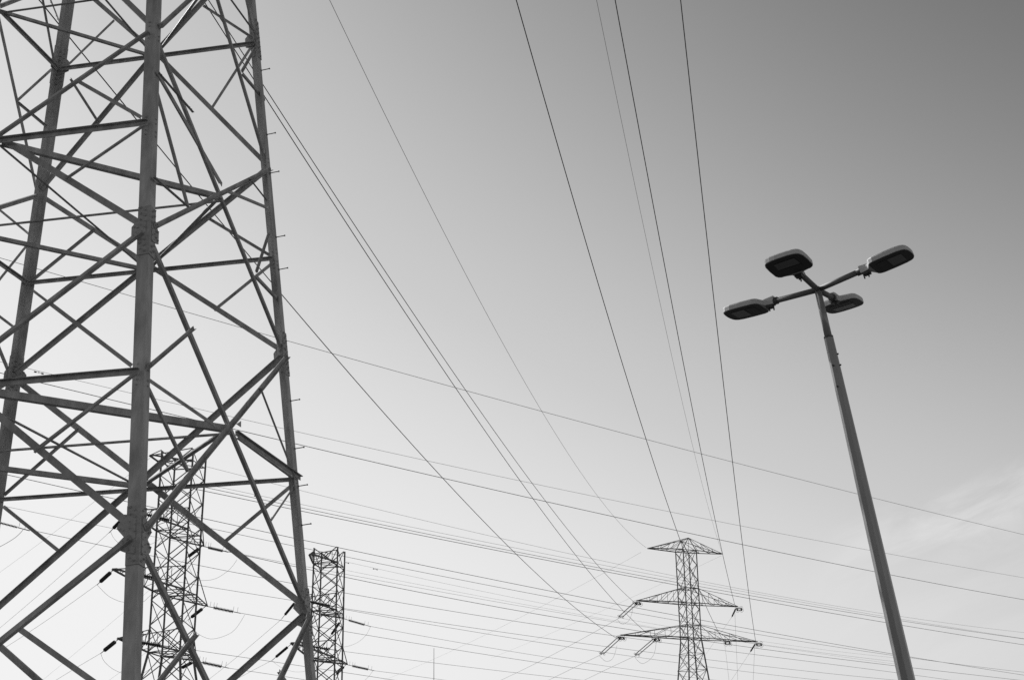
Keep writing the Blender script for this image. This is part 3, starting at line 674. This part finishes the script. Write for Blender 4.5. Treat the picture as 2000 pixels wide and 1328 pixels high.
# ================================================================== the street lamp
lx = [-0.126, -0.0069, -0.5525, 0.0755, 0.5615, 1.166]
d_ = ray(1597, 566); P0 = CAM + d_ * (17.0 / FPX)
upv = Vector((math.sin(lx[0]), math.sin(lx[1]), 1)).normalized()
e1 = Vector((1, 0, 0)); e1 = (e1 - upv * upv.dot(e1)).normalized(); e2 = upv.cross(e1)
base = P0 - upv * (P0.z / upv.z)
lamp = empty('street_lamp', base); tag(lamp, 'leaning grey lamp post with four flat lamp heads on crossed arms', 'street lamp')
Lp = (P0 - base).length
t1_ = 1 - 0.62 / Lp
m = MB(); vdir = Vector((P0.x, P0.y, 0)).normalized(); fx = (-vdir - upv * upv.dot(-vdir)).normalized(); fy = upv.cross(fx)
prof8 = []
for i_ in range(8):          # eight flats with slightly rolled edges
    for da in (-20.5, 20.5):
        a_ = math.radians(-17.5 + 45 * i_ + da); prof8.append((math.cos(a_), math.sin(a_)))
ra = [(0.0, .119), (0.5, .0865), (t1_, .056)]
vs = [base + upv * Lp * t_ + (fx * cx_ + fy * cy_) * r_ for t_, r_ in ra for cx_, cy_ in prof8]
n_ = len(prof8)
m.add(vs, [(i_ * n_ + j_, i_ * n_ + (j_ + 1) % n_, (i_ + 1) * n_ + (j_ + 1) % n_, (i_ + 1) * n_ + j_) for i_ in range(2) for j_ in range(n_)] + [tuple(range(n_ - 1, -1, -1)), tuple(2 * n_ + j_ for j_ in range(n_))])
m.build('pole', M_POLE, lamp, base)
m = MB(); m.tube([base + upv * Lp * (t1_ - .012), P0 + upv * 0.03], [0.0455, 0.0405], 32); m.build('spigot', M_POLE, lamp, base + upv * Lp * t1_)
m = MB(); c = base + upv * Lp * t1_; m.lathe(c - upv * .004, upv, [(0, .056), (.022, .056)], 32); m.build('collar', M_CLAMP, lamp, c)
m = MB()
for (dz, ang) in ((-.36, -.6), (-.36, 1.1), (-.62, -.7), (-.22, 1.2)):
    q = c + upv * dz; o_ = (e1 * math.sin(ang) - e2 * math.cos(ang)); m.lathe(q + o_ * (.058 + .0085 * -dz), o_, [(-.01, .011), (.012, .011)], 8)
m.build('set_screw', M_CLAMP, lamp, c)
m = MB(); m.lathe(base, upv, [(0, .21), (.03, .21)], 24); m.build('base_plate', M_CLAMP, lamp, base)
def head_outline():
    # half outline (along, half width) from the neck to the rounded nose
    half = [(0.0, .054), (.075, .056), (.10, .066), (.120, .115), (.142, .185), (.165, .216), (.21, .235), (.36, .240), (.50, .234), (.567, .214), (.598, .186), (.618, .135), (.627, .07), (.629, .0)]
    o = [(x, y) for x, y in half] + [(x, -y) for x, y in half[-2::-1]]
    return o
OUT = head_outline()
for k in range(4):
    h = e1 * math.cos(lx[2] + k * math.pi / 2) + e2 * math.sin(lx[2] + k * math.pi / 2)
    tl_ = lx[3] + (.026, 0, -.017, .026)[k]
    ad = (h * math.cos(tl_) + upv * math.sin(tl_)).normalized(); sd = upv.cross(ad).normalized(); au = ad.cross(sd).normalized()
    if au.z < 0: au = -au
    m = MB(); m.tube([P0 + ad * 0.0, P0 + ad * (lx[4] + .05)], .0345, 24); m.build('arm', M_ARM, lamp, P0)
    O = P0 + ad * (lx[4] + 0.0) - au * 0.012
    hd = MB(); n = len(OUT)
    # housing: under edge, side wall, rounded shoulder, top
    def rim(sc, z, zx=0.0): return [O + ad * (0.3 + (x_ - 0.3) * sc) + sd * y_ * sc + au * (z + zx * x_) for x_, y_ in OUT]
    rings = [rim(0.985, -0.030), rim(1.0, -0.026), rim(0.995, 0.020), rim(0.97, 0.034), rim(0.90, 0.044), rim(0.6, 0.05)]
    # neck humps a little higher than the body
    vs = [p for rg in rings for p in rg]; fs = []
    for i in range(len(rings) - 1):
        for j in range(n): fs.append((i * n + j, i * n + (j + 1) % n, (i + 1) * n + (j + 1) % n, (i + 1) * n + j))
    fs.append(tuple((len(rings) - 1) * n + j for j in range(n))); fs.append(tuple(range(n - 1, -1, -1)))
    hd.add(vs, fs, False)
    hob = hd.build('lamp_head', M_HOUSE, lamp, O)
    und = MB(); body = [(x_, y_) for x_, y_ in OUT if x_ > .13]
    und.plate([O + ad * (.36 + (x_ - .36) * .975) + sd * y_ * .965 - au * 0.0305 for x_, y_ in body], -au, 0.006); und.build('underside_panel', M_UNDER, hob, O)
    led = MB(); q = O + ad * .44 - au * .0375
    led.plate([q - ad * .085 - sd * .135, q + ad * .085 - sd * .125, q + ad * .085 + sd * .125, q - ad * .085 + sd * .135], -au, 0.003); led.build('led_window', M_LED, hob, q)
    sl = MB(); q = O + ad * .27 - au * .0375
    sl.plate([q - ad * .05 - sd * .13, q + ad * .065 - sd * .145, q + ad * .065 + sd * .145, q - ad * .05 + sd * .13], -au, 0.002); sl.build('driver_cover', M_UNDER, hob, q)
    nk = MB(); nk.add([O + ad * x_ + sd * y_ + au * z_ for x_ in (-.005, .115) for y_, z_ in ((-.05, .02), (.05, .02), (.05, .062 if x_ < .1 else .05), (.03, .078 if x_ < .1 else .06), (-.03, .078 if x_ < .1 else .06), (-.05, .062 if x_ < .1 else .05))],
           [(i_, (i_ + 1) % 6, 6 + (i_ + 1) % 6, 6 + i_) for i_ in range(6)] + [(5, 4, 3, 2, 1, 0), (6, 7, 8, 9, 10, 11)]); nk.build('neck_cap', M_HOUSE, hob, O)
    cl = MB(); cl.tube([O + au * .012 - ad * .05, O + au * .012 + ad * .09], .046, 20); cl.bar(O + ad * .02 - au * .045, O + ad * .10 - au * .045, .085, .03)
    cl.build('clamp', M_CLAMP, hob, O)
    sc_ = MB()
    for f in (.015, .07): sc_.tube([O + ad * f - au * .04, O + ad * f - au * .098], .009, 8)
    sc_.build('clamp_bolt', M_CLAMP, hob, O)
